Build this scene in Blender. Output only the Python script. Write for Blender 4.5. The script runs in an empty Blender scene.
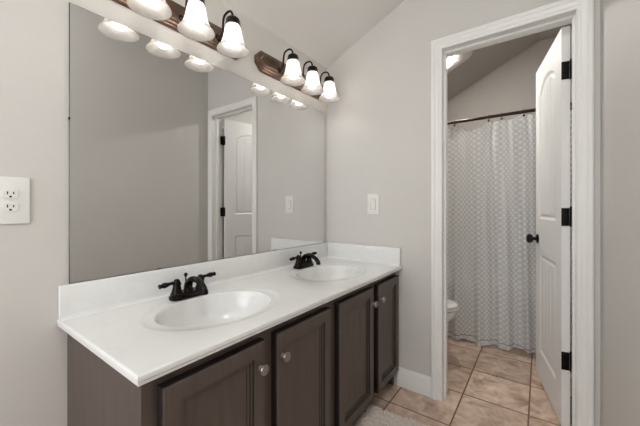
import bpy, bmesh, math, random
from mathutils import Vector, Matrix
random.seed(7)
PI = math.pi
SC = bpy.context.scene
COL = SC.collection

# ------------------------------------------------------------------ camera, world, lights, exposure
cam_d = bpy.data.cameras.new('camera'); cam = bpy.data.objects.new('camera', cam_d); COL.objects.link(cam)
cam.location = (-1.8478, -1.2791, 1.1233)
cam.rotation_euler = (PI/2, 0, math.radians(35.9417 - 90))
cam_d.sensor_width = 36.0; cam_d.sensor_fit = 'HORIZONTAL'
cam_d.lens = 303.925/640*36
cam_d.shift_y = -5.8/640
cam_d.clip_start = 0.02
SC.camera = cam

BULB = 7.5
SKY = 2.9
FILL = 26.0  # strength of the added ceiling fill
FAN = 205.0

world = bpy.data.worlds.new('world'); SC.world = world; world.use_nodes = True
bg = world.node_tree.nodes['Background']
bg.inputs['Color'].default_value = (0.93, 0.96, 1.0, 1); bg.inputs['Strength'].default_value = SKY

FILL_WIN = (-1.42, -0.12, 0.75, 2.15)   # added window opening for fill light in the rear wall: y0, y1, z0, z1
XB = -3.1
pl = bpy.data.lights.new('window_portal', 'AREA'); pl.shape = 'RECTANGLE'
pl.size = FILL_WIN[1]-FILL_WIN[0]; pl.size_y = FILL_WIN[3]-FILL_WIN[2]; pl.cycles.is_portal = True
po = bpy.data.objects.new('window_portal', pl); COL.objects.link(po)
po.location = (XB-0.06, (FILL_WIN[0]+FILL_WIN[1])/2, (FILL_WIN[2]+FILL_WIN[3])/2)
po.rotation_euler = (0, -PI/2, 0)

vs = SC.view_settings
vs.view_transform = 'Standard'; vs.look = 'None'; vs.gamma = 1.0; vs.use_curve_mapping = False
vs.exposure = 0.95

# ------------------------------------------------------------------ helpers
def srgb(r, g, b):
    f = lambda c: (c/255/12.92 if c/255 <= .04045 else ((c/255+.055)/1.055)**2.4)
    return (f(r), f(g), f(b), 1)

def new_mat(name, col, rough=.5, metal=0., spec=.5):
    m = bpy.data.materials.new(name); m.use_nodes = True
    b = m.node_tree.nodes['Principled BSDF']
    b.inputs['Base Color'].default_value = col
    b.inputs['Roughness'].default_value = rough
    b.inputs['Metallic'].default_value = metal
    b.inputs['Specular IOR Level'].default_value = spec
    return m

def N(m, t, **kw):
    n = m.node_tree.nodes.new(t)
    for k, v in kw.items(): setattr(n, k, v)
    return n
def L(m, a, b): m.node_tree.links.new(a, b)
def BS(m): return m.node_tree.nodes['Principled BSDF']

def noise_mat(name, c1, c2, scale=8, rough=.5, metal=0., bump=0., bscale=200, stretch=(1, 1, 1), detail=4, spec=.5):
    m = new_mat(name, c1, rough, metal, spec)
    tc = N(m, 'ShaderNodeTexCoord'); mp = N(m, 'ShaderNodeMapping'); mp.inputs['Scale'].default_value = stretch
    L(m, tc.outputs['Object'], mp.inputs['Vector'])
    nz = N(m, 'ShaderNodeTexNoise'); nz.inputs['Scale'].default_value = scale; nz.inputs['Detail'].default_value = detail
    L(m, mp.outputs[0], nz.inputs['Vector'])
    cr = N(m, 'ShaderNodeValToRGB')
    cr.color_ramp.elements[0].position = .3; cr.color_ramp.elements[0].color = c1
    cr.color_ramp.elements[1].position = .7; cr.color_ramp.elements[1].color = c2
    L(m, nz.outputs['Fac'], cr.inputs['Fac']); L(m, cr.outputs[0], BS(m).inputs['Base Color'])
    if bump:
        n2 = N(m, 'ShaderNodeTexNoise'); n2.inputs['Scale'].default_value = bscale; n2.inputs['Detail'].default_value = 2
        L(m, mp.outputs[0], n2.inputs['Vector'])
        bp = N(m, 'ShaderNodeBump'); bp.inputs['Strength'].default_value = bump; bp.inputs['Distance'].default_value = .002
        L(m, n2.outputs['Fac'], bp.inputs['Height']); L(m, bp.outputs[0], BS(m).inputs['Normal'])
    return m

# ------------------------------------------------------------------ materials
M = {}
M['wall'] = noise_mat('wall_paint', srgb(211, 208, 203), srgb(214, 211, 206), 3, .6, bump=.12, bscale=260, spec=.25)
M['bath_wall'] = noise_mat('taupe_bath_paint', srgb(170, 163, 157), srgb(173, 166, 160), 3, .7, bump=.12, bscale=260, spec=.2)  # wall paint repeated darker, painting in the dimmer light of the bath
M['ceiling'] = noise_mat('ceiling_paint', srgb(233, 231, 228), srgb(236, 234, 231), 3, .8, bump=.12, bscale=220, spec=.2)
M['trim'] = noise_mat('white_trim_paint', srgb(239, 238, 235), srgb(242, 241, 238), 5, .35)
M['door'] = noise_mat('white_door_paint', srgb(240, 239, 237), srgb(243, 242, 240), 6, .5)
M['black'] = noise_mat('oil_rubbed_black', srgb(14, 13, 13), srgb(24, 22, 21), 40, .35, .6)
M['bronze_dark'] = noise_mat('dark_bronze', srgb(38, 30, 26), srgb(58, 46, 40), 30, .34, .85)
M['faucet'] = noise_mat('oil_rubbed_bronze', srgb(20, 17, 16), srgb(38, 32, 30), 40, .24, .85)
M['plate'] = noise_mat('bronze_plate', srgb(104, 85, 73), srgb(136, 115, 102), 18, .3, .9, stretch=(.3, 1, 1))
M['rod'] = noise_mat('bronze_rod', srgb(44, 34, 30), srgb(62, 48, 42), 30, .35, .8)
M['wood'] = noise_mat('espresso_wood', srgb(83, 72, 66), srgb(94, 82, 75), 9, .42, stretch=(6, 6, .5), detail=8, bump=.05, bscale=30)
M['glaze'] = noise_mat('dark_glaze', srgb(30, 25, 23), srgb(38, 32, 29), 20, .5)  # shadow on door side edges painted in as dark colour, also lining panel grooves
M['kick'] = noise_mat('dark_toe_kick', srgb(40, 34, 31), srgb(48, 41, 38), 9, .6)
M['knob'] = noise_mat('pewter', srgb(150, 138, 132), srgb(176, 164, 157), 60, .3, .85)
M['plastic'] = noise_mat('white_plastic', srgb(234, 233, 228), srgb(237, 236, 231), 5, .35)
M['slot'] = noise_mat('dark_slot', srgb(18, 17, 16), srgb(24, 22, 21), 5, .7)
M['porcelain'] = noise_mat('porcelain', srgb(235, 235, 232), srgb(238, 238, 235), 4, .12)
M['tub'] = noise_mat('white_acrylic', srgb(226, 226, 224), srgb(230, 230, 228), 4, .18)
M['chrome'] = noise_mat('chrome', srgb(205, 205, 205), srgb(215, 215, 215), 4, .12, 1.)
M['mat_back'] = noise_mat('mat_backing', srgb(205, 190, 178), srgb(215, 200, 188), 30, .9)
M['pile'] = noise_mat('cream_pile', srgb(240, 226, 215), srgb(252, 242, 234), 60, .95, spec=.1)
M['fan'] = noise_mat('fan_plastic', srgb(206, 200, 194), srgb(210, 204, 198), 5, .5)

# mirror
m = new_mat('mirror_silver', (.78, .78, .775, 1), .0, 1.0); M['mirror'] = m
M['mirror_edge'] = noise_mat('mirror_edge', srgb(70, 72, 70), srgb(86, 88, 86), 20, .3, .4)

# cultured marble
def marble():
    m = new_mat('cultured_marble', srgb(234, 234, 232), .16)
    tc = N(m, 'ShaderNodeTexCoord')
    n1 = N(m, 'ShaderNodeTexNoise'); n1.inputs['Scale'].default_value = 3.2; n1.inputs['Detail'].default_value = 5
    n1.inputs['Distortion'].default_value = 2.2
    L(m, tc.outputs['Object'], n1.inputs['Vector'])
    cr = N(m, 'ShaderNodeValToRGB')
    e = cr.color_ramp.elements
    e[0].position = .46; e[0].color = srgb(234, 234, 232)
    e[1].position = .54; e[1].color = srgb(234, 234, 232)
    k = e.new(.50); k.color = srgb(231, 231, 229)
    L(m, n1.outputs['Fac'], cr.inputs['Fac']); L(m, cr.outputs[0], BS(m).inputs['Base Color'])
    return m
M['marble'] = marble()

# floor tile, laid square to the walls
def tile():
    m = new_mat('floor_tile', srgb(170, 145, 125), .38)
    tc = N(m, 'ShaderNodeTexCoord'); sx = N(m, 'ShaderNodeSeparateXYZ'); L(m, tc.outputs['Object'], sx.inputs[0])
    def cell(out, off, size):
        a = N(m, 'ShaderNodeMath', operation='ADD'); a.inputs[1].default_value = off; L(m, out, a.inputs[0])
        d = N(m, 'ShaderNodeMath', operation='DIVIDE'); d.inputs[1].default_value = size; L(m, a.outputs[0], d.inputs[0])
        fl = N(m, 'ShaderNodeMath', operation='FLOOR'); L(m, d.outputs[0], fl.inputs[0])
        fr = N(m, 'ShaderNodeMath', operation='FRACT'); L(m, d.outputs[0], fr.inputs[0])
        s = N(m, 'ShaderNodeMath', operation='SUBTRACT'); s.inputs[1].default_value = .5; L(m, fr.outputs[0], s.inputs[0])
        ab = N(m, 'ShaderNodeMath', operation='ABSOLUTE'); L(m, s.outputs[0], ab.inputs[0])
        return fl.outputs[0], ab.outputs[0]
    fx, ax = cell(sx.outputs[0], .193+.333*9, .333)
    fy, ay = cell(sx.outputs[1], .576+.326*12, .326)
    mx = N(m, 'ShaderNodeMath', operation='MAXIMUM'); L(m, ax, mx.inputs[0]); L(m, ay, mx.inputs[1])
    g = N(m, 'ShaderNodeMapRange'); g.inputs['From Min'].default_value = .486; g.inputs['From Max'].default_value = .4905
    L(m, mx.outputs[0], g.inputs['Value'])
    cb = N(m, 'ShaderNodeCombineXYZ'); L(m, fx, cb.inputs[0]); L(m, fy, cb.inputs[1])
    wn = N(m, 'ShaderNodeTexWhiteNoise'); L(m, cb.outputs[0], wn.inputs['Vector'])
    # mottling, shifted tile by tile
    va = N(m, 'ShaderNodeVectorMath', operation='SCALE'); va.inputs['Scale'].default_value = 7.0
    L(m, wn.outputs['Color'], va.inputs[0])
    vb = N(m, 'ShaderNodeVectorMath', operation='ADD'); L(m, tc.outputs['Object'], vb.inputs[0]); L(m, va.outputs[0], vb.inputs[1])
    n1 = N(m, 'ShaderNodeTexNoise'); n1.inputs['Scale'].default_value = 9.5; n1.inputs['Detail'].default_value = 7; n1.inputs['Roughness'].default_value = .62
    n1.inputs['Distortion'].default_value = .6
    L(m, vb.outputs[0], n1.inputs['Vector'])
    cr = N(m, 'ShaderNodeValToRGB'); e = cr.color_ramp.elements
    e[0].position = .30; e[0].color = srgb(158, 130, 109)
    e[1].position = .72; e[1].color = srgb(236, 214, 196)
    k = e.new(.5); k.color = srgb(207, 181, 161)
    L(m, n1.outputs['Fac'], cr.inputs['Fac'])
    hv = N(m, 'ShaderNodeHueSaturation')
    vr = N(m, 'ShaderNodeMapRange'); vr.inputs['To Min'].default_value = .86; vr.inputs['To Max'].default_value = 1.12
    L(m, wn.outputs['Value'], vr.inputs['Value']); L(m, vr.outputs[0], hv.inputs['Value']); L(m, cr.outputs[0], hv.inputs['Color'])
    mixc = N(m, 'ShaderNodeMix', data_type='RGBA'); L(m, g.outputs[0], mixc.inputs['Factor'])
    L(m, hv.outputs[0], mixc.inputs[6]); mixc.inputs[7].default_value = srgb(122, 92, 68)
    L(m, mixc.outputs[2], BS(m).inputs['Base Color'])
    inv = N(m, 'ShaderNodeMath', operation='SUBTRACT'); inv.inputs[0].default_value = 1.0; L(m, g.outputs[0], inv.inputs[1])
    bp = N(m, 'ShaderNodeBump'); bp.inputs['Strength'].default_value = .5; bp.inputs['Distance'].default_value = .003
    L(m, inv.outputs[0], bp.inputs['Height']); L(m, bp.outputs[0], BS(m).inputs['Normal'])
    return m
M['tile'] = tile()

# sheer curtain fabric with woven opaque dots (UV in metres)
def curtain_mat():
    m = bpy.data.materials.new('dotted_sheer'); m.use_nodes = True; nt = m.node_tree; nt.nodes.clear()
    out = N(m, 'ShaderNodeOutputMaterial')
    uv = N(m, 'ShaderNodeUVMap'); uv.uv_map = 'UVMap'
    rot = N(m, 'ShaderNodeMapping'); rot.inputs['Rotation'].default_value = (0, 0, PI/4); rot.inputs['Scale'].default_value = (1/.030, 1/.030, 1)
    L(m, uv.outputs[0], rot.inputs['Vector'])
    fr = N(m, 'ShaderNodeVectorMath', operation='FRACTION'); L(m, rot.outputs[0], fr.inputs[0])
    sb = N(m, 'ShaderNodeVectorMath', operation='SUBTRACT'); sb.inputs[1].default_value = (.5, .5, 0); L(m, fr.outputs[0], sb.inputs[0])
    ln = N(m, 'ShaderNodeVectorMath', operation='LENGTH'); L(m, sb.outputs[0], ln.inputs[0])
    dot = N(m, 'ShaderNodeMapRange'); dot.inputs['From Min'].default_value = .36; dot.inputs['From Max'].default_value = .30
    L(m, ln.outputs['Value'], dot.inputs['Value'])
    # hem band
    sx = N(m, 'ShaderNodeSeparateXYZ'); L(m, uv.outputs[0], sx.inputs[0])
    hem = N(m, 'ShaderNodeMath', operation='LESS_THAN'); hem.inputs[1].default_value = .055; L(m, sx.outputs[1], hem.inputs[0])
    st0 = N(m, 'ShaderNodeMath', operation='SUBTRACT'); st0.inputs[1].default_value = .057; L(m, sx.outputs[1], st0.inputs[0])
    st1 = N(m, 'ShaderNodeMath', operation='ABSOLUTE'); L(m, st0.outputs[0], st1.inputs[0])
    st = N(m, 'ShaderNodeMath', operation='LESS_THAN'); st.inputs[1].default_value = .003; L(m, st1.outputs[0], st.inputs[0])
    mx = N(m, 'ShaderNodeMath', operation='MAXIMUM'); mx.use_clamp = True
    hh = N(m, 'ShaderNodeMath', operation='MULTIPLY'); hh.inputs[1].default_value = .35; L(m, hem.outputs[0], hh.inputs[0])
    L(m, dot.outputs[0], mx.inputs[0]); L(m, hh.outputs[0], mx.inputs[1])
    colr = N(m, 'ShaderNodeMix', data_type='RGBA'); colr.inputs[6].default_value = srgb(240, 240, 240); colr.inputs[7].default_value = srgb(252, 252, 251)
    L(m, mx.outputs[0], colr.inputs['Factor'])
    col2 = N(m, 'ShaderNodeMix', data_type='RGBA'); L(m, st.outputs[0], col2.inputs['Factor']); L(m, colr.outputs[2], col2.inputs[6]); col2.inputs[7].default_value = srgb(165, 165, 167)
    df = N(m, 'ShaderNodeBsdfDiffuse'); tr = N(m, 'ShaderNodeBsdfTranslucent'); tp = N(m, 'ShaderNodeBsdfTransparent')
    L(m, col2.outputs[2], df.inputs['Color']); L(m, col2.outputs[2], tr.inputs['Color'])
    a = N(m, 'ShaderNodeMixShader'); a.inputs[0].default_value = .3; L(m, df.outputs[0], a.inputs[1]); L(m, tr.outputs[0], a.inputs[2])
    op = N(m, 'ShaderNodeMapRange'); op.inputs['To Min'].default_value = .12; op.inputs['To Max'].default_value = .02; L(m, mx.outputs[0], op.inputs['Value'])
    b = N(m, 'ShaderNodeMixShader'); L(m, op.outputs[0], b.inputs[0]); L(m, a.outputs[0], b.inputs[1]); L(m, tp.outputs[0], b.inputs[2])
    L(m, b.outputs[0], out.inputs['Surface'])
    return m
M['curtain'] = curtain_mat()

# frosted swirled glass of the lamp shades
def shade_mat():
    m = bpy.data.materials.new('frosted_glass'); m.use_nodes = True; nt = m.node_tree; nt.nodes.clear()
    out = N(m, 'ShaderNodeOutputMaterial')
    tc = N(m, 'ShaderNodeTexCoord'); nz = N(m, 'ShaderNodeTexNoise'); nz.inputs['Scale'].default_value = 34; nz.inputs['Detail'].default_value = 3; nz.inputs['Distortion'].default_value = 1.2
    L(m, tc.outputs['Object'], nz.inputs['Vector'])
    cr = N(m, 'ShaderNodeValToRGB'); e = cr.color_ramp.elements
    e[0].position = .35; e[0].color = srgb(202, 197, 191); e[1].position = .65; e[1].color = srgb(214, 210, 205)
    L(m, nz.outputs['Fac'], cr.inputs['Fac'])
    tr = N(m, 'ShaderNodeBsdfTranslucent'); tp = N(m, 'ShaderNodeBsdfTransparent'); gl = N(m, 'ShaderNodeBsdfGlossy'); df = N(m, 'ShaderNodeBsdfDiffuse')
    gl.inputs['Roughness'].default_value = .12
    L(m, cr.outputs[0], tr.inputs['Color']); df.inputs['Color'].default_value = srgb(212, 207, 202)
    a = N(m, 'ShaderNodeMixShader'); a.inputs[0].default_value = .32; L(m, tr.outputs[0], a.inputs[1]); L(m, df.outputs[0], a.inputs[2])
    b = N(m, 'ShaderNodeMixShader'); b.inputs[0].default_value = .36; L(m, a.outputs[0], b.inputs[1]); L(m, tp.outputs[0], b.inputs[2])
    c = N(m, 'ShaderNodeMixShader'); c.inputs[0].default_value = .05; L(m, b.outputs[0], c.inputs[1]); L(m, gl.outputs[0], c.inputs[2])
    L(m, c.outputs[0], out.inputs['Surface'])
    return m
M['shade'] = shade_mat()

def emit_mat(name, col, s):
    m = new_mat(name, col, .4)
    BS(m).inputs['Emission Color'].default_value = col; BS(m).inputs['Emission Strength'].default_value = s
    return m
M['bulb'] = emit_mat('lit_bulb', (1.0, .97, .93, 1), BULB)
M['dome'] = emit_mat('lit_dome', (1.0, .985, .96, 1), FILL)
M['lens'] = emit_mat('lit_lens', (1.0, .97, .92, 1), FAN)
# clear glass of the added fill window
m = bpy.data.materials.new('window_glass'); m.use_nodes = True; m.node_tree.nodes.clear()
_o = N(m, 'ShaderNodeOutputMaterial'); _t = N(m, 'ShaderNodeBsdfTransparent'); _g = N(m, 'ShaderNodeBsdfGlossy'); _g.inputs['Roughness'].default_value = .02
_x = N(m, 'ShaderNodeMixShader'); _x.inputs[0].default_value = .05
L(m, _t.outputs[0], _x.inputs[1]); L(m, _g.outputs[0], _x.inputs[2]); L(m, _x.outputs[0], _o.inputs['Surface']); M['pane'] = m

# ------------------------------------------------------------------ mesh builder
class MB:
    def __init__(s): s.v = []; s.f = []
    def add(s, vs, fs):
        o = len(s.v); s.v += [tuple(p) for p in vs]; s.f += [tuple(i+o for i in f) for f in fs]; return s
    def box(s, x0, x1, y0, y1, z0, z1):
        v = [(x, y, z) for z in (z0, z1) for y in (y0, y1) for x in (x0, x1)]
        return s.add(v, [(0, 2, 3, 1), (4, 5, 7, 6), (0, 1, 5, 4), (1, 3, 7, 5), (3, 2, 6, 7), (2, 0, 4, 6)])
    def rbox(s, x0, x1, y0, y1, z0, z1, r):
        bm = bmesh.new(); bmesh.ops.create_cube(bm, size=1)
        for v in bm.verts:
            v.co = Vector(((x0+x1)/2+v.co.x*(x1-x0), (y0+y1)/2+v.co.y*(y1-y0), (z0+z1)/2+v.co.z*(z1-z0)))
        bmesh.ops.bevel(bm, geom=bm.edges[:], offset=r, segments=3, profile=.5, affect='EDGES')
        bm.verts.index_update()
        s.add([v.co[:] for v in bm.verts], [[v.index for v in f.verts] for f in bm.faces]); bm.free(); return s
    def loops(s, rings, cap0=False, cap1=False, close=True):
        o = len(s.v); n = len(rings[0])
        for r in rings: s.v += [tuple(p) for p in r]
        for k in range(len(rings)-1):
            for i in range(n if close else n-1):
                j = (i+1) % n
                s.f.append((o+k*n+i, o+k*n+j, o+(k+1)*n+j, o+(k+1)*n+i))
        if cap0: s.f.append(tuple(o+i for i in reversed(range(n))))
        if cap1: s.f.append(tuple(o+(len(rings)-1)*n+i for i in range(n)))
        return s
    def lathe(s, prof, c=(0, 0, 0), axis='z', n=32, cap0=True, cap1=True, sx=1, sy=1):
        rings = []
        for r, h in prof:
            ring = []
            for i in range(n):
                a = 2*PI*i/n; p, q = r*math.cos(a)*sx, r*math.sin(a)*sy
                if axis == 'z': w = (p, q, h)
                elif axis == 'y': w = (p, h, -q)
                else: w = (h, p, q)
                ring.append((c[0]+w[0], c[1]+w[1], c[2]+w[2]))
            rings.append(ring)
        return s.loops(rings, cap0, cap1)
    def tube(s, path, r, n=12, caps=True):
        path = [Vector(p) for p in path]; rs = r if isinstance(r, (list, tuple)) else [r]*len(path)
        rings = []; up = None
        for i, p in enumerate(path):
            t = (path[min(i+1, len(path)-1)]-path[max(i-1, 0)]).normalized()
            if up is None:
                up = Vector((0, 0, 1)) if abs(t.z) < .9 else Vector((1, 0, 0))
            a = t.cross(up).normalized(); b = a.cross(t).normalized(); up = b
            rings.append([p + (a*math.cos(2*PI*k/n)+b*math.sin(2*PI*k/n))*rs[i] for k in range(n)])
        return s.loops(rings, caps, caps)
    def xf(s, mat):
        s.v = [tuple(mat @ Vector(p)) for p in s.v]; return s
    def build(s, name, mat, parent=None, smooth=35, origin=None):
        me = bpy.data.meshes.new(name)
        org = Vector(origin) if origin is not None else Vector((0, 0, 0))
        me.from_pydata([tuple(Vector(p)-org) for p in s.v], [], s.f)
        bm = bmesh.new(); bm.from_mesh(me); bmesh.ops.recalc_face_normals(bm, faces=bm.faces); bm.to_mesh(me); bm.free()
        me.materials.append(mat)
        if smooth:
            me.shade_smooth(); me.set_sharp_from_angle(angle=math.radians(smooth))
        o = bpy.data.objects.new(name, me); COL.objects.link(o); o.location = org
        if parent: o.parent = parent
        return o

def spline(pts, n=8):
    P = [Vector(p) for p in pts]; out = []
    for i in range(len(P)-1):
        p0, p1, p2, p3 = P[max(i-1, 0)], P[i], P[i+1], P[min(i+2, len(P)-1)]
        for k in range(n):
            t = k/n
            out.append(.5*((2*p1)+(p2-p0)*t+(2*p0-5*p1+4*p2-p3)*t*t+(3*p1-p0-3*p2+p3)*t**3))
    out.append(P[-1]); return out

def tag(o, label, cat, group=None):
    o['label'] = label; o['category'] = cat
    if group: o['group'] = group
    return o
def thing(name, label, cat, loc=(0, 0, 0), rz=0, group=None):
    o = bpy.data.objects.new(name, None); COL.objects.link(o); o.location = loc; o.rotation_euler = (0, 0, rz)
    o.empty_display_size = .1
    return tag(o, label, cat, group)
def struct(o, label=None, cat=None):
    o['kind'] = 'structure'
    if label: tag(o, label, cat)
    return o
def dup(root, loc, label):
    r = root.copy(); COL.objects.link(r); r.location = loc; r['label'] = label
    for ch in list(root.children):
        c = ch.copy(); COL.objects.link(c); c.parent = r
        for g in list(ch.children):
            d = g.copy(); COL.objects.link(d); d.parent = c
    return r

# ------------------------------------------------------------------ room shell
XF = 1.62; YR = -1.4977; WT = .105
YL, YD, ZH = -.8186, -1.4142, 2.04        # door opening: left edge, right edge, head
struct(MB().box(XB-.2, XF+.15, YR-.15, .15, -.08, 0).build('floor', M['tile'], smooth=0), 'square mottled brown ceramic tile floor with dark grout', 'floor')
struct(MB().box(XB-.1, XF+.1, 0, .12, 0, 2.85).build('wall_left', M['wall'], smooth=0), 'pale warm grey painted wall behind the mirror', 'wall')
struct(MB().box(XB-.1, XF+.1, YR-.12, YR, 0, 2.85).build('wall_right', M['wall'], smooth=0), 'pale grey painted wall at the right edge beside the doorway', 'wall')
w = MB().box(0, WT, YL+.018, 0, 0, 2.85).box(0, WT, YR, YD-.018, 0, 2.85).box(0, WT, YD-.018, YL+.018, ZH+.018, 2.85)
struct(w.build('wall_far', M['wall'], smooth=0), 'pale grey painted wall with the doorway into the bath', 'wall')
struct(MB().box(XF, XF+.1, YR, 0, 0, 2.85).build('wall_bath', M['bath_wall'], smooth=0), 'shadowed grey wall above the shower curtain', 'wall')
w = MB().box(XB-.1, XB, YR, FILL_WIN[0], 0, 2.85).box(XB-.1, XB, FILL_WIN[1], 0, 0, 2.85).box(XB-.1, XB, FILL_WIN[0], FILL_WIN[1], 0, FILL_WIN[2]).box(XB-.1, XB, FILL_WIN[0], FILL_WIN[1], FILL_WIN[3], 2.85)
struct(w.build('wall_back', M['wall'], smooth=0), 'grey painted wall with a window behind the viewer', 'wall')
def prism_x(x0, x1, poly):
    b = MB(); b.loops([[(x0, y, z) for y, z in poly], [(x1, y, z) for y, z in poly]], True, True); return b
# attic ceilings: slope rising away from the mirror wall, then level
yf = -1.250
struct(prism_x(XB-.1, .06, [(.1, 2.15-.044), (yf, 2.71), (YR-.1, 2.71), (YR-.1, 2.86), (yf, 2.86), (.1, 2.30)]).build('ceiling', M['ceiling'], smooth=0), 'pale sloped ceiling over the vanity', 'ceiling')
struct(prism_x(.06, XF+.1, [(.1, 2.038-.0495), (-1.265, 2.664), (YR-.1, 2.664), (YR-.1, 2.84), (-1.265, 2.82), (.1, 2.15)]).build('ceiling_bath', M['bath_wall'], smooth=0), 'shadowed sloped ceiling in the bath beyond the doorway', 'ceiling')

# window added behind the viewer to let in fill light
wf = MB(); y0, y1, z0, z1 = FILL_WIN
for b_ in ((y0, y0+.05, z0, z1), (y1-.05, y1, z0, z1), (y0, y1, z0, z0+.05), (y0, y1, z1-.05, z1), (y0, y1, (z0+z1)/2-.02, (z0+z1)/2+.02)):
    wf.box(XB-.08, XB-.02, b_[0], b_[1], b_[2], b_[3])
wo = struct(wf.build('window_1', M['trim'], smooth=0), 'white framed window behind the viewer', 'window')
MB().box(XB-.052, XB-.048, y0+.05, y1-.05, z0+.05, z1-.05).build('pane', M['pane'], wo, smooth=0)

# baseboards
def baseboard(name, a, b, nrm, label):
    prof = [(0, 0), (.014, 0), (.014, .085), (.011, .092), (.011, .098), (.007, .106), (.005, .114), (0, .116)]
    r = [[(p[0]+nrm[0]*d, p[1]+nrm[1]*d, z) for d, z in prof] for p in (a, b)]
    struct(MB().loops(r, True, True).build(name, M['trim'], smooth=25), label, 'baseboard')
baseboard('baseboard_far', (0, -.55), (0, YL+.061), (-1, 0), 'white baseboard between the vanity and the door casing')
baseboard('baseboard_left', (XB, 0), (-1.575, 0), (0, -1), 'white baseboard left of the vanity')
baseboard('baseboard_right', (XB, YR), (-.02, YR), (0, 1), 'white baseboard along the right wall')
baseboard('baseboard_bath', (WT+.02, 0), (1.0, 0), (0, -1), 'white baseboard behind the toilet')

# door casing (mitred, stepped), jamb and stop
def casing(xw, sgn, ext=.061):
    prof = [(0, 0), (0, .010), (.006, .013), (.014, .013), (.018, .016), (.036, .017), (.042, .021), (.054, .021), (.061, .017), (.061, 0)]
    b = MB(); rings = []
    path = [('l', 0), ('tl', 0), ('tr', 0), ('r', 0)]
    for k, _ in path:
        ring = []
        for d, h in prof:
            y = YL+d if k in ('l', 'tl') else YD-d
            z = 0 if k in ('l', 'r') else ZH+d
            ring.append((xw+sgn*h, y, z))
        rings.append(ring)
    return b.loops(rings, True, True)
c = casing(0, -1)
c2 = casing(WT, 1); c.add(c2.v, c2.f)
struct(c.build('trim_1', M['trim'], smooth=20), 'white moulded door casing around the doorway', 'door casing')
j = MB()
j.box(-.002, WT+.002, YL, YL+.018, 0, ZH+.018).box(-.002, WT+.002, YD-.018, YD, 0, ZH+.018).box(-.002, WT+.002, YD, YL, ZH, ZH+.018)
j.box(.035, .065, YL-.011, YL, 0, ZH).box(.035, .065, YD, YD+.011, 0, ZH).box(.035, .065, YD+.011, YL-.011, ZH-.011, ZH)
struct(j.build('trim_2', M['trim'], smooth=0), 'white door jamb lining the doorway', 'door jamb')

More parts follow.
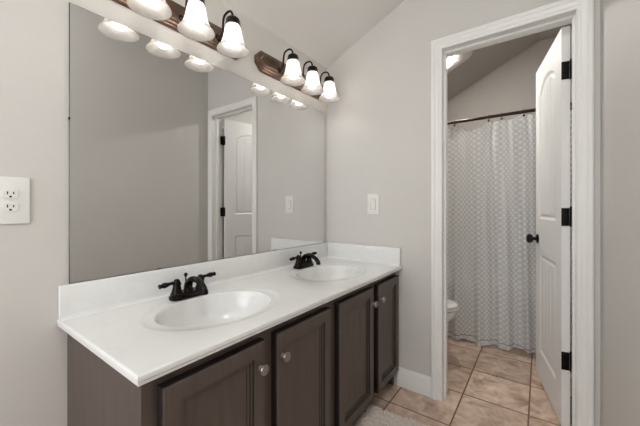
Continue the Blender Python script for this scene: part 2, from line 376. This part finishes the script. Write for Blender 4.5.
# ------------------------------------------------------------------ open door: two panels, arched top, plank grooves
def build_door():
    W, T, H = .582, .035, 2.02
    root = thing('door_1', 'white two panel door standing open into the bath', 'door', (.121, -1.400, .012), math.radians(11.0))
    root['kind'] = 'structure'
    b = MB(); st = .105
    x0, x1 = st, W-st
    panels = [(.185, .812, None), (1.037, 1.825, .075)]     # z bottom, z top (spring), arch rise
    def outline(p, d, n=14):
        zb, zt, rise = p
        a0, a1 = x0+d, x1-d
        pts = [(a0, zb+d), (a1, zb+d)]
        if rise is None:
            top = [(a1+(a0-a1)*k/n, zt-d) for k in range(n+1)]
        else:
            w = (x1-x0)/2; R = (w*w+rise*rise)/(2*rise); cx = (x0+x1)/2; cz = zt+rise-R
            top = []
            for k in range(n+1):
                x = a1+(a0-a1)*k/n; top.append((x, cz+math.sqrt(max((R-d)**2-(x-cx)**2, 0))))
        return pts+top
    for side in (1, -1):
        yf_ = T if side == 1 else 0
        def P(x, z, dep=0): return (x, yf_-side*dep, z)
        # stiles and rails
        for q in ((0, x0, 0, H), (x1, W, 0, H), (x0, x1, 0, panels[0][0]), (x0, x1, panels[0][1], panels[1][0])):
            b.add([P(q[0], q[2]), P(q[1], q[2]), P(q[1], q[3]), P(q[0], q[3])], [(0, 1, 2, 3)])
        top = outline(panels[1], 0)[2:]
        for k in range(len(top)-1):
            b.add([P(*top[k]), P(*top[k+1]), P(top[k+1][0], H), P(top[k][0], H)], [(0, 1, 2, 3)])
        for p in panels:
            rings = []
            for d, dep in ((0, 0), (.004, .004), (.014, .009), (.020, .009), (.030, .003), (.036, .002)):
                rings.append([P(x, z, dep) for x, z in outline(p, d)])
            b.loops(rings)
            # planked field
            dd = .036; o = outline(p, dd); a0, a1 = x0+dd, x1-dd
            zb = p[0]+dd
            def ztop(x):
                if p[2] is None: return p[1]-dd
                w = (x1-x0)/2; R = (w*w+p[2]**2)/(2*p[2]); cx = (x0+x1)/2; cz = p[1]+p[2]-R
                return cz+math.sqrt((R-dd)**2-(x-cx)**2)
            xs = [(a0, .002)]; npl = 4
            for k in range(1, npl):
                g = a0+(a1-a0)*k/npl; xs += [(g-.005, .002), (g, .0065), (g+.005, .002)]
            xs.append((a1, .002))
            fine = []
            for k in range(len(xs)-1):
                m_ = 1 if xs[k+1][0]-xs[k][0] < .02 else 5
                for q in range(m_): 
                    t = q/m_; fine.append((xs[k][0]*(1-t)+xs[k+1][0]*t, xs[k][1]*(1-t)+xs[k+1][1]*t))
            fine.append(xs[-1])
            for k in range(len(fine)-1):
                (u, du), (v, dv) = fine[k], fine[k+1]
                b.add([P(u, zb, du), P(v, zb, dv), P(v, ztop(v), dv), P(u, ztop(u), du)], [(0, 1, 2, 3)])
    b.add([(0, 0, 0), (0, T, 0), (0, T, H), (0, 0, H)], [(0, 1, 2, 3)])
    b.add([(W, 0, 0), (W, T, 0), (W, T, H), (W, 0, H)], [(0, 1, 2, 3)])
    b.add([(0, 0, 0), (W, 0, 0), (W, T, 0), (0, T, 0)], [(0, 1, 2, 3)])
    b.add([(0, 0, H), (W, 0, H), (W, T, H), (0, T, H)], [(0, 1, 2, 3)])
    b.build('door_leaf', M['door'], root, smooth=22)
    # knob sets on both faces
    for side in (1, -1):
        y = T if side == 1 else 0
        pr = [(.0, 0), (.030, 0), (.031, .004), (.026, .008), (.013, .010), (.0105, .020), (.012, .026), (.024, .032), (.0305, .043), (.029, .054), (.020, .063), (.0, .066)]
        k = MB().lathe([(r, side*h) for r, h in pr], (W-.062, y, .903), 'y', 28, False, False)
        k.build('door_knob', M['black'], root)
    # hinges: leaf on the edge plus leaf on the jamb, and the barrel
    for zc in (1.80, 1.062, .337):
        h = MB().rbox(-.003, .0005, .004, T+.001, zc-.045, zc+.045, .001)
        h.lathe([(.0065, -.047), (.0065, .047)], (-.004, -.003, zc), 'z', 14)
        h.lathe([(.0045, .047), (.0045, .053)], (-.004, -.003, zc), 'z', 14)
        h.rbox(-.037, -.002, -.002, .001, zc-.045, zc+.045, .0008)
        for dz in (-.03, 0, .03): h.lathe([(.004, -.0035), (.004, -.0028)], (0, .019+(.006 if dz == 0 else 0), zc+dz), 'x', 10)
        h.build('hinge', M['black'], root)
build_door()

# ------------------------------------------------------------------ bath beyond: tub, curtain, rod, toilet, fan light
def rrect(x0, x1, y0, y1, r, z, n=6):
    pts = []
    for cx, cy, a0 in ((x1-r, y1-r, 0), (x0+r, y1-r, PI/2), (x0+r, y0+r, PI), (x1-r, y0+r, 1.5*PI)):
        for k in range(n+1):
            a = a0+PI/2*k/n; pts.append((cx+r*math.cos(a), cy+r*math.sin(a), z))
    return pts
tub = MB(); ax, bx, ay, by = 1.03, XF-.004, YR+.004, -.004
tub.loops([rrect(ax+.012, bx, ay, by, .01, .0), rrect(ax+.012, bx, ay, by, .01, .38), rrect(ax, bx, ay, by, .012, .395), rrect(ax, bx, ay, by, .012, .425), rrect(ax+.012, bx-.012, ay+.012, by-.012, .02, .437),
           rrect(ax+.07, bx-.06, ay+.08, by-.08, .12, .437), rrect(ax+.085, bx-.075, ay+.095, by-.095, .12, .42), rrect(ax+.13, bx-.12, ay+.17, by-.2, .14, .12), rrect(ax+.19, bx-.18, ay+.25, by-.3, .14, .08)], False, True)
tag(tub.build('bathtub', M['tub']), 'white bathtub half seen through the shower curtain', 'bathtub')

RODX, RODZ = .88, 1.836
rod = thing('curtain_rod', 'thin dark bronze shower rod above the dotted curtain', 'curtain rod', (RODX, 0, RODZ))
MB().tube([(0, -.004, 0), (0, YR+.004, 0)], .0125, 16).build('rod', M['rod'], rod)
for yy, s in ((-.001, -1), (YR+.001, 1)):
    MB().lathe([(.0, 0), (.032, 0), (.030, .006*s), (.018, .014*s), (.016, .022*s), (.0125, .023*s)], (0, yy, 0), 'y', 24, False, False).build('flange', M['rod'], rod)

HK = [-.09, -.24, -.40, -.56, -.70, -.951, -1.039, -1.18, -1.29, -1.38, -1.45]
def phase(y):
    for i in range(len(HK)-1):
        if HK[i] >= y >= HK[i+1]: return i+(HK[i]-y)/(HK[i]-HK[i+1])
    return 0 if y > HK[0] else len(HK)-1
def gap(y):
    for i in range(len(HK)-1):
        if HK[i] >= y >= HK[i+1]: return HK[i]-HK[i+1]
    return .1
def build_curtain():
    NY, NZ = 300, 80
    ct = thing('shower_curtain', 'white sheer shower curtain with woven dots hanging to the tiles', 'shower curtain', (RODX, -.76, .02))
    V = []; UV = []; F = []
    for iz in range(NZ+1):
        v = iz/NZ
        for iy in range(NY+1):
            y = -.07-1.395*iy/NY
            ph = phase(y); fr = ph-math.floor(ph)
            sag = (.018+.16*max(gap(y)-.11, 0))*math.sin(PI*fr)**1.3 if 0 < ph < len(HK)-1 else 0
            ztop = 1.806-min(sag, .034)
            if 4 < ph < 5: ztop -= .022*math.exp(-((fr-.45)/.16)**2)
            drop = 1-v
            z = .022+.012*math.sin(9*y)+.006*math.sin(31*y) + (ztop-.022)*v
            topfold = .022*math.cos(2*PI*ph)*math.exp(-drop*1.6)
            ph2 = y*2*PI/.165+1.1*math.sin(y*5.3)+.35*math.sin(drop*3+y*7)
            low = (.030*math.sin(ph2)+.012*math.sin(ph2*2.3+1.3+drop*2))*(.25+.75*min(1, drop*1.5))
            lean = .022*drop+.045*drop*max(0, min(1, (-y-.60)/.65))
            x = RODX-.004+topfold+low+lean
            # gather lines running down from each hook
            for h, s in ((-.951, .05), (-1.039, .01), (-1.18, -.05), (-.70, .02)):
                c = h+s*drop
                x -= .018*math.exp(-((y-c)/(.012+.05*drop))**2)*math.exp(-drop*1.3)
            V.append((x-RODX, y+.76, z-.02))
            UV.append((-y*1.12+.012*math.sin(ph2), z))
    for iz in range(NZ):
        for iy in range(NY):
            a = iz*(NY+1)+iy; F.append((a, a+1, a+NY+2, a+NY+1))
    me = bpy.data.meshes.new('fabric'); me.from_pydata(V, [], F)
    ul = me.uv_layers.new(name='UVMap')
    for lp in me.loops: ul.data[lp.index].uv = UV[lp.vertex_index]
    me.materials.append(M['curtain']); me.shade_smooth()
    o = bpy.data.objects.new('fabric', me); COL.objects.link(o); o.parent = ct
    for h in HK:
        hk = MB(); pts = []
        for k in range(15):
            a = -PI*.35+PI*1.55*k/14
            pts.append((.019*math.cos(a), 0, .019*math.sin(a)))
        pts = [(-.02, 0, -.03), (-.017, 0, -.022)]+list(reversed(pts))
        hk.tube(pts, .0022, 8)
        bm_ = MB()
        hk.lathe([(0, -.009), (.006, -.007), (.009, 0), (.006, .007), (0, .009)], (-.021, 0, -.034), 'z', 14, False, False)
        hk.v = [(p[0], p[1]+h+.76, p[2]+RODZ-.02) for p in hk.v]
        hk.build('curtain_hook', M['bronze_dark'], ct)
build_curtain()

def ell(cx, cy, a, bf, bb, z, n=40, pw=2.0):
    """egg outline: bf towards -y (front), bb towards +y (back)"""
    r = []
    for i in range(n):
        t = 2*PI*i/n; c_, s_ = math.cos(t), math.sin(t)
        x = a*math.copysign(abs(c_)**(2/pw), c_); y = (bb if s_ > 0 else bf)*math.copysign(abs(s_)**(2/pw), s_)
        r.append((cx+x, cy+y, z))
    return r
def build_toilet():
    X0 = .53
    t = thing('toilet', 'white toilet showing beside the door casing in front of the curtain', 'toilet', (X0, -.008, 0))
    t.scale = (1, 1, .89)
    b = MB()
    b.loops([ell(0, -.42, .115, .24, .26, 0), ell(0, -.42, .112, .235, .255, .03), ell(0, -.42, .095, .20, .22, .12), ell(0, -.43, .10, .21, .2, .2), ell(0, -.45, .14, .26, .2, .29),
             ell(0, -.47, .172, .295, .21, .36), ell(0, -.47, .18, .305, .22, .395), ell(0, -.47, .18, .305, .22, .412), ell(0, -.47, .172, .297, .21, .418),
             ell(0, -.48, .125, .235, .15, .416), ell(0, -.48, .11, .21, .13, .35), ell(0, -.48, .06, .1, .08, .25)], True, True)
    b.rbox(-.19, .19, -.30, -.02, .37, .415, .012)
    b.build('bowl', M['porcelain'], t, smooth=50)
    s = MB().loops([ell(0, -.475, .178, .305, .215, .420), ell(0, -.475, .186, .314, .22, .425), ell(0, -.475, .186, .314, .22, .437), ell(0, -.475, .180, .306, .216, .441),
                    ell(0, -.48, .118, .225, .14, .441), ell(0, -.48, .112, .22, .135, .432), ell(0, -.48, .118, .225, .14, .420)], False, False)
    s.loops([ell(0, -.48, .118, .225, .14, .420), ell(0, -.475, .178, .305, .215, .420)])
    s.build('seat', M['porcelain'], t, smooth=50)
    l = MB().loops([ell(0, -.475, .174, .300, .216, .4435), ell(0, -.475, .184, .311, .22, .447), ell(0, -.475, .184, .311, .22, .456), ell(0, -.475, .176, .300, .212, .464), ell(0, -.475, .14, .25, .17, .468), ell(0, -.475, .05, .1, .06, .470)], True, True)
    l.build('lid', M['porcelain'], t, smooth=60)
    k = MB().rbox(-.20, .20, -.205, -.015, .415, .76, .022); k.build('tank', M['porcelain'], t, smooth=50)
    MB().rbox(-.21, .21, -.215, -.010, .76, .795, .012).build('tank_lid', M['porcelain'], t, smooth=50)
    h = MB().lathe([(0, -.218), (.012, -.218), (.012, -.205)], (-.15, 0, .70), 'y', 16, True, False)
    h.tube([(-.15, -.217, .70), (-.12, -.222, .698), (-.085, -.224, .694)], [.006, .006, .007], 10); h.build('flush_lever', M['chrome'], t)
build_toilet()

def build_fan():
    th_ = math.atan(.495); cx, cy = .82, -.635; cz = 2.038-.495*cy
    f = thing('ceiling_fan_light', 'rounded white fan cover with lit lens on the sloped bath ceiling', 'fan light', (cx, cy, cz))
    f.rotation_euler = (-th_, 0, 0)
    hs = .20
    b = MB().loops([rrect(-hs, hs, -hs, hs, .055, .0), rrect(-hs, hs, -hs, hs, .055, -.012), rrect(-hs+.012, hs-.012, -hs+.012, hs-.012, .05, -.026), rrect(-hs+.05, hs-.05, -hs+.05, hs-.05, .04, -.036), rrect(-.04, .04, -.04, .04, .02, -.034)], True, True)
    for k in range(5):
        for s in (1, -1): pass
    b.build('cover', M['fan'], f, smooth=40)
    MB().loops([rrect(-.04, .04, -.04, .04, .02, -.033), rrect(-.044, .044, -.044, .044, .02, -.044), rrect(-.03, .03, -.03, .03, .015, -.050)], True, True).build('lens', M['lens'], f, smooth=50)
build_fan()

# ------------------------------------------------------------------ vanity
CX0, CX1, CY, CT, TH = -1.549, -.003, -.578, .757, .022
def build_cabinet():
    v = thing('vanity_cabinet', 'dark espresso vanity cabinet with four panelled doors under the white top', 'vanity cabinet', (-.79, -.27, 0))
    O = Vector((.79, .27, 0))
    def bd(b, name, mat, par=v, sm=30, at=None):
        o = b.build(name, mat, par, smooth=sm); o.location = O; return o
    x0, x1, yf_ = -1.522, -.006, -.533
    zt, zb = CT-TH-.001, .092
    c = MB().box(x0, x0+.018, -.525, -.003, .0, zt).box(x1-.018, x1, -.525, -.003, .0, zt).box(x0+.018, x1-.018, -.525, -.003, zb, zb+.016)
    c.box(x0+.018, x1-.018, -.012, -.003, zb+.016, zt)
    bd(c, 'carcass', M['wood'], sm=0)
    ff = MB(); D = [(-1.487, -1.158), (-1.103, -.776), (-.709, -.365), (-.311, -.012)]
    stiles = [(x0, -1.465), (-1.175, -1.085), (-.80, -.685), (-.385, -.295), (-.035, x1)]
    for a, b_ in stiles: ff.box(a, b_, yf_, -.525, zb, zt)
    for i in range(4):
        a, b_ = stiles[i][1], stiles[i+1][0]
        ff.box(a, b_, yf_, -.525, zt-.062, zt); ff.box(a, b_, yf_, -.525, zb, zb+.045)
    bd(ff, 'face_frame', M['wood'], sm=0)
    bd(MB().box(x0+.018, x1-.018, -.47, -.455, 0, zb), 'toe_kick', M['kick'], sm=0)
    for i, (a, b_) in enumerate(D):
        z0, z1 = .100, .696
        d = MB()
        def R(ins, dep): return [(a+ins, -.5605+dep, z0+ins), (b_-ins, -.5605+dep, z0+ins), (b_-ins, -.5605+dep, z1-ins), (a+ins, -.5605+dep, z1-ins)]
        d.loops([R(0, .0275), R(0, .005), R(.002, .002), R(.006, .0), R(.046, 0), R(.0485, .006), R(.055, .006), R(.0575, .010), R(.065, .010), R(.067, .0125)], True, True)
        do = bd(d, 'door', M['wood'], sm=15)
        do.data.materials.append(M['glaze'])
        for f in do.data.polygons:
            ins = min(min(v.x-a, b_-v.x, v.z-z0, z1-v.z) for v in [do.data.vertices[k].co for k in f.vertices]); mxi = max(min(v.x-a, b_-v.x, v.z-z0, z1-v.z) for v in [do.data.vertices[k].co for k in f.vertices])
            if f.area < .025 and ((mxi < .0021 and abs(f.normal.y) < .9) or (.0455 < ins and mxi < .0488) or (.0545 < ins and mxi < .0578) or (.0645 < ins and mxi < .0675)): f.material_index = 1  # side edges and groove steps get the painted shadow colour
        kx = {0: b_-.022, 1: a+.026, 2: b_-.022, 3: a+.022}[i]
        k = MB().lathe([(0, 0), (.0085, 0), (.0085, -.003), (.0055, -.006), (.005, -.013), (.008, -.016), (.0155, -.018), (.017, -.021), (.0155, -.025), (.009, -.0285), (0, -.029)], (kx, -.5605, .614), 'y', 24, False, False)
        k.build('knob', M['knob'], do); do.children[0]['label'] = 'round pewter knob'
build_cabinet()

BAS = [(-1.150, -.302), (-.408, -.302)]; BA, BB = .213, .164
def build_top():
    t = thing('countertop', 'white cultured marble vanity top with two oval basins', 'countertop', (-.79, -.29, CT-TH))
    O = -Vector(t.location)
    def bd(b, name, mat=M['marble'], par=t, sm=40):
        o = b.build(name, mat, par, smooth=sm); o.location = O; return o
    b = MB(); e = .005
    xa, xb, ya, yb = CX0+e, CX1, CY+e, -.002
    split = -.787
    n = 72
    for (cx, cy), (ra, rb) in zip(BAS, ((xa, split), (split, xb))):
        angs = [2*PI*i/n for i in range(n)]
        cor = [math.atan2(y-cy, x-cx) % (2*PI) for x in (ra, rb) for y in (ya, yb)]
        angs = sorted([a for a in angs if min(abs(a-c) for c in cor) > .02]+cor)
        def rect(a):
            dx, dy = math.cos(a), math.sin(a); k = []
            if abs(dx) > 1e-6: k.append(((rb if dx > 0 else ra)-cx)/dx)
            if abs(dy) > 1e-6: k.append(((yb if dy > 0 else ya)-cy)/dy)
            k = min(k); return (cx+dx*k, cy+dy*k, CT)
        def el(a, s, z):
            dx, dy = math.cos(a), math.sin(a); r = 1/math.sqrt((dx/BA)**2+(dy/BB)**2)*s
            return (cx+dx*r, cy+dy*r, z)
        b.loops([[rect(a) for a in angs], [el(a, 1.235, CT) for a in angs], [el(a, 1.215, CT-.0005) for a in angs], [el(a, 1.185, CT-.003) for a in angs], [el(a, 1.06, CT-.003) for a in angs], [el(a, 1.025, CT-.004) for a in angs], [el(a, 1.0, CT-.009) for a in angs]])
    def per(o, z):
        return [(xa-o, yb, z), (xa-o, ya-o, z), (xb, ya-o, z), (xb, yb, z)]
    b.loops([per(0, CT), per(e*.5, CT-.001), per(e*.85, CT-.0035), per(e, CT-.007), per(e, CT-.012), per(e*.5, CT-.015), per(e*.5, CT-TH)], False, False)
    # underside with the same oval openings left out of sight
    b.loops([per(e*.5, CT-TH), per(-.03, CT-TH)], False, False)
    bd(b, 'top', sm=30)
    for (cx, cy) in BAS:
        k = MB(); rings = []
        for s, z in ((1.0, -.009), (.985, -.016), (.965, -.028), (.93, -.048), (.87, -.075), (.77, -.102), (.62, -.122), (.45, -.133), (.25, -.139), (.105, -.142)):
            rings.append([(cx+BA*s*math.cos(2*PI*i/64), cy+(1-s)*.03+BB*(s if s > .2 else s*1.3)*math.sin(2*PI*i/64), CT+z) for i in range(64)])
        k.loops(rings, False, True)
        bo = bd(k, 'basin')
        dr = MB().lathe([(.0, .002), (.010, .0025), (.016, .0015), (.021, .0015), (.0225, .0)], (cx, cy+.027, CT-.1405), 'z', 24, False, False)
        dr.build('drain', M['faucet'], bo)
    sp = MB().rbox(CX0+.002, CX1-.0, -.022, -.002, CT-.002, CT+.110, .004)
    cv = [[(x, -.022+.0, CT+.012), (x, -.0255, CT+.004), (x, -.034, CT+.0003), (x, -.021, CT)] for x in (CX0+.004, CX1-.02)]
    sp.loops(cv, True, True)
    bd(sp, 'backsplash', sm=40)
    ss = MB().rbox(CX1-.020, CX1, CY+.008, -.0225, CT-.002, CT+.110, .004)
    cv = [[(CX1-.020, y, CT+.012), (CX1-.0235, y, CT+.004), (CX1-.032, y, CT+.0003), (CX1-.019, y, CT)] for y in (CY+.012, -.022)]
    ss.loops(cv, True, True)
    bd(ss, 'side_splash', sm=40)
build_top()

# faucets
def build_faucet():
    f = thing('faucet', 'dark bronze two handle faucet behind the nearer left basin', 'faucet', (-1.150, -.106, CT+.0008), group='faucets on the vanity top')
    f.scale = (1, 1, .88)
    b = MB()
    def st(hx, hy, z): return rrect(-hx, hx, -hy, hy, min(hx, hy)*.95, z, 8)
    b.loops([st(.080, .029, 0), st(.081, .030, .004), st(.081, .030, .012), st(.076, .026, .015), st(.076, .026, .024), st(.071, .022, .028)], True, True)
    b.build('base_plate', M['faucet'], f, smooth=40)
    for s in (-1, 1):
        h = MB().lathe([(.0, .022), (.0215, .022), (.021, .030), (.0165, .045), (.0145, .058), (.0135, .062), (.016, .064), (.0165, .070), (.014, .075), (.0125, .078), (.0115, .084), (.007, .089), (0, .090)], (s*.052, 0, 0), 'z', 28, False, False)
        a = MB()
        a.lathe([(0, 0), (.0065, .0), (.0065, .016), (.0085, .019), (.0065, .022), (.007, .03), (.0118, .045), (.0118, .053), (.0075, .062), (.0105, .066), (.010, .070), (0, .072)], (0, 0, 0), 'x', 18, False, False)
        ang = .10
        a.xf(Matrix.Translation((s*.052, 0, .077)) @ Matrix.Rotation(0 if s > 0 else PI, 4, 'Z') @ Matrix.Rotation(-.03 if s > 0 else .10, 4, 'Y'))
        h.add(a.v, a.f)
        h.build('handle', M['faucet'], f, smooth=45)
    sp = spline([(0, .004, .020), (0, .006, .045), (0, -.004, .068), (0, -.030, .083), (0, -.062, .082), (0, -.092, .066), (0, -.108, .047), (0, -.111, .036)], 6)
    nn = len(sp); rr = [.0185-.006*min(1, k/(nn*.55)) for k in range(nn)]
    s_ = MB().tube(sp, rr, 18)
    s_.lathe([(.0, 0), (.022, 0), (.021, .008), (.0175, .016)], (0, .004, .021), 'z', 24, False, False)
    s_.lathe([(.0125, 0), (.0128, .010), (.0118, .012)], (0, -.111, .029), 'z', 20)
    s_.build('spout', M['faucet'], f, smooth=50)
    r_ = MB().lathe([(.0028, .02), (.0028, .085), (.004, .087), (.0072, .092), (.0078, .097), (.006, .102), (.003, .105), (0, .1055)], (0, .0245, 0), 'z', 16, True, False)
    r_.build('lift_rod', M['faucet'], f, smooth=50)
    return f
fa = build_faucet()
dup(fa, (-.396, -.104, CT+.0008), 'dark bronze two handle faucet behind the far right basin')

# ------------------------------------------------------------------ mirror
mi = thing('wall_mirror', 'wide frameless mirror on the wall above the vanity', 'mirror', (-.797, 0, .8683))
mo = MB().box(-1.518, -.0443, -.0085, -.0085, .8683, 1.8069)
mo = MB().add([(-1.5165, -.009, .8698), (-.0458, -.009, .8698), (-.0458, -.009, 1.8054), (-1.5165, -.009, 1.8054)], [(0, 1, 2, 3)])
o = mo.build('mirror_glass', M['mirror'], mi, smooth=0); o.location = (.797, 0, -.8683)
me_ = MB().loops([[(-1.518, -.002, .8683), (-.0443, -.002, .8683), (-.0443, -.002, 1.8069), (-1.518, -.002, 1.8069)], [(-1.518, -.0078, .8683), (-.0443, -.0078, .8683), (-.0443, -.0078, 1.8069), (-1.518, -.0078, 1.8069)],
                  [(-1.5165, -.009, .8698), (-.0458, -.009, .8698), (-.0458, -.009, 1.8054), (-1.5165, -.009, 1.8054)]], True, False)
o = me_.build('edge', M['mirror_edge'], mi, smooth=0); o.location = (.797, 0, -.8683)
for zc in (1.42,):
    o = MB().rbox(-1.5205, -1.516, -.0115, -.001, zc-.004, zc+.004, .001).build('mirror_clip', M['black'], mi); o.location = (.797, 0, -.8683)

# ------------------------------------------------------------------ light bars
def build_light_bar(cx, label):
    PZ = 1.944
    t = thing('vanity_light', label, 'light bar', (cx, 0, PZ), group='light bars over the mirror')
    hw, hh, ch = .347, .0585, .040
    def octo(i, y):
        w_, h_ = hw-i, hh-i; c_ = ch-i*.45
        return [(-w_, y, -h_+c_), (-w_+c_, y, -h_), (w_-c_, y, -h_), (w_, y, -h_+c_), (w_, y, h_-c_), (w_-c_, y, h_), (-w_+c_, y, h_), (-w_, y, h_-c_)]
    b = MB().loops([octo(0, -.001), octo(0, -.012), octo(.004, -.017), octo(.010, -.018), octo(.014, -.024), octo(.022, -.026), octo(.027, -.033), octo(.033, -.034)], True, True)
    b.build('back_plate', M['plate'], t, smooth=12)
    for k, dx in enumerate((-.183, 0, .183)):
        AY = -.140
        pts = spline([(dx, -.033, -.012), (dx, -.050, -.010), (dx, -.064, .006), (dx, -.067, .035), (dx, -.070, .062), (dx, -.080, .080), (dx, -.104, .087), (dx, -.125, .081), (dx, -.136, .064), (dx, AY, .048), (dx, AY, .040)], 5)
        a = MB().tube(pts, .0052, 12)
        a.lathe([(0, -.033), (.017, -.033), (.016, -.038), (.009, -.043), (.006, -.048)], (dx, 0, -.012), 'y', 20, False, False)
        ao = a.build('lamp_arm', M['bronze_dark'], t, smooth=50)
        c_ = MB().lathe([(0, .052), (.008, .051), (.012, .047), (.024, .044), (.030, .038), (.0325, .028), (.0325, .018), (.034, .016), (.034, .010), (.031, .009)], (dx, AY, 0), 'z', 28, False, True)
        c_.build('socket_cup', M['bronze_dark'], ao, smooth=40)
        out = [(.0305, .014), (.034, .004), (.0375, -.012), (.0405, -.030), (.0440, -.048), (.0490, -.064), (.0560, -.080), (.066, -.093), (.0715, -.102)]
        inn = [(r-.003, z) for r, z in out]
        s = MB().lathe(out+[(.071, -.104)]+list(reversed(inn)), (dx, AY, 0), 'z', 40, False, False)
        s.build('glass_shade', M['shade'], ao, smooth=60)
        u = MB().lathe([(0, .008), (.013, .008), (.0135, -.010), (.017, -.022), (.025, -.036), (.0295, -.050), (.0300, -.060), (.027, -.073), (.019, -.084), (.009, -.089), (0, -.090)], (dx, AY, 0), 'z', 24, False, False)
        u.build('bulb', M['bulb'], ao, smooth=60)
build_light_bar(-1.138, 'nearer bronze three lamp light bar over the left basin')
build_light_bar(-.355, 'far bronze three lamp light bar over the right basin')

# ------------------------------------------------------------------ outlet and switch
def build_fill_dome():  # fill light added on the unseen ceiling to brighten the room
    t = thing('ceiling_light', 'round white flush ceiling light behind the viewer', 'ceiling light', (-1.75, -1.36, 2.71))
    MB().lathe([(0, -.0005), (.125, -.0005), (.125, -.02), (.118, -.026), (0, -.026)], (0, 0, 0), 'z', 40, False, False).build('pan', M['trim'], t)
    MB().lathe([(.114, -.024), (.112, -.045), (.095, -.07), (.06, -.088), (.02, -.095), (0, -.096)], (0, 0, 0), 'z', 40, False, False).build('glass_dome', M['dome'], t, smooth=60)
build_fill_dome()
def build_outlet():
    t = thing('wall_outlet', 'white duplex wall outlet left of the mirror', 'outlet', (-1.657, 0, 1.143))
    MB().rbox(-.0435, .0435, -.0065, -.0005, -.070, .070, .003).build('cover_plate', M['plastic'], t)
    for s in (1, -1):
        zc = s*.0195
        r = MB(); n = 28; ring = []
        for i in range(n):
            a = 2*PI*i/n; ring.append((max(-.0172, min(.0172, .0195*math.cos(a))), max(-.0142, min(.0142, .0165*math.sin(a)))))
        r.loops([[(x, -.006, zc+z) for x, z in ring], [(x, -.0085, zc+z) for x, z in ring], [(x*.95, -.0092, zc+z*.95) for x, z in ring]], False, True)
        ro = r.build('receptacle', M['plastic'], t, smooth=30)
        q = MB().box(-.0078, -.0052, -.0096, -.0090, zc-.0015, zc+.0075).box(.0052, .0078, -.0096, -.0090, zc-.0005, zc+.0065)
        q.lathe([(0, -.0096), (.0030, -.0096), (.0030, -.0090)], (0, 0, zc-.0078), 'y', 14, True, False)
        q.build('slots', M['slot'], ro, smooth=0)
    MB().lathe([(0, -.0082), (.0028, -.0078), (.0034, -.0062)], (0, 0, 0), 'y', 14, True, False).build('screw', M['plastic'], t)
build_outlet()
def build_switch():
    t = thing('light_switch', 'white rocker light switch on the wall right of the mirror', 'switch', (0, -.379, 1.144))
    MB().rbox(-.0065, -.0005, -.0425, .0425, -.068, .068, .003).build('cover_plate', M['plastic'], t)
    MB().box(-.0068, -.006, -.0180, .0180, -.0345, .0345).build('gap', M['slot'], t, smooth=0)
    r = MB(); P_ = [(-.0085, -.0335), (-.0072, 0), (-.0115, .0335)]
    rings = [[(x, -.0165, z), (x, .0165, z), (-.006, .0165, z), (-.006, -.0165, z)] for x, z in P_]
    r.loops(rings, True, True).build('rocker', M['plastic'], t, smooth=20)
    for s in (1, -1): MB().lathe([(0, -.0078), (.003, -.0074), (.0035, -.006)], (0, 0, s*.050), 'x', 14, True, False).build('screw', M['plastic'], t)
build_switch()

# ------------------------------------------------------------------ bath mat
def build_mat():
    t = thing('bath_mat', 'fluffy cream bath mat on the tiles in front of the vanity', 'bath mat', (-.300, -.505, 0), math.radians(3.5))
    LX, LY = .86, .54
    MB().loops([rrect(-LX, 0, -LY, 0, .02, .0005), rrect(-LX, 0, -LY, 0, .02, .008), rrect(-LX+.006, -.006, -LY+.006, -.006, .02, .011)], True, True).build('backing', M['mat_back'], t)
    b = MB(); rnd = random.Random(3)
    n = 20000
    for i in range(n):
        x = -rnd.random()*LX; y = -rnd.random()*LY
        wave = .5+.5*math.sin(2*PI*(y*.25+x)/.034+1.5*math.sin(y*22)+.6*math.sin(x*37+y*11))
        h = .009+.0045*wave+.003*rnd.random(); a = rnd.random()*2*PI; r = .0032
        lx, ly = rnd.gauss(0, .004), rnd.gauss(0, .004)
        ang = [a+2*PI*k/3 for k in range(3)]
        base = [(x+r*math.cos(q), y+r*math.sin(q), .009) for q in ang]
        mid = [(x+lx*.5+r*.9*math.cos(q), y+ly*.5+r*.9*math.sin(q), .009+h*.6) for q in ang]
        b.add(base+mid+[(x+lx, y+ly, .009+h)], [(0, 1, 4, 3), (1, 2, 5, 4), (2, 0, 3, 5), (3, 4, 6), (4, 5, 6), (5, 3, 6)])
    me = bpy.data.meshes.new('pile'); me.from_pydata(b.v, [], b.f); me.materials.append(M['pile']); me.shade_smooth()
    o = bpy.data.objects.new('pile', me); COL.objects.link(o); o.parent = t; o['kind'] = 'stuff'
build_mat()
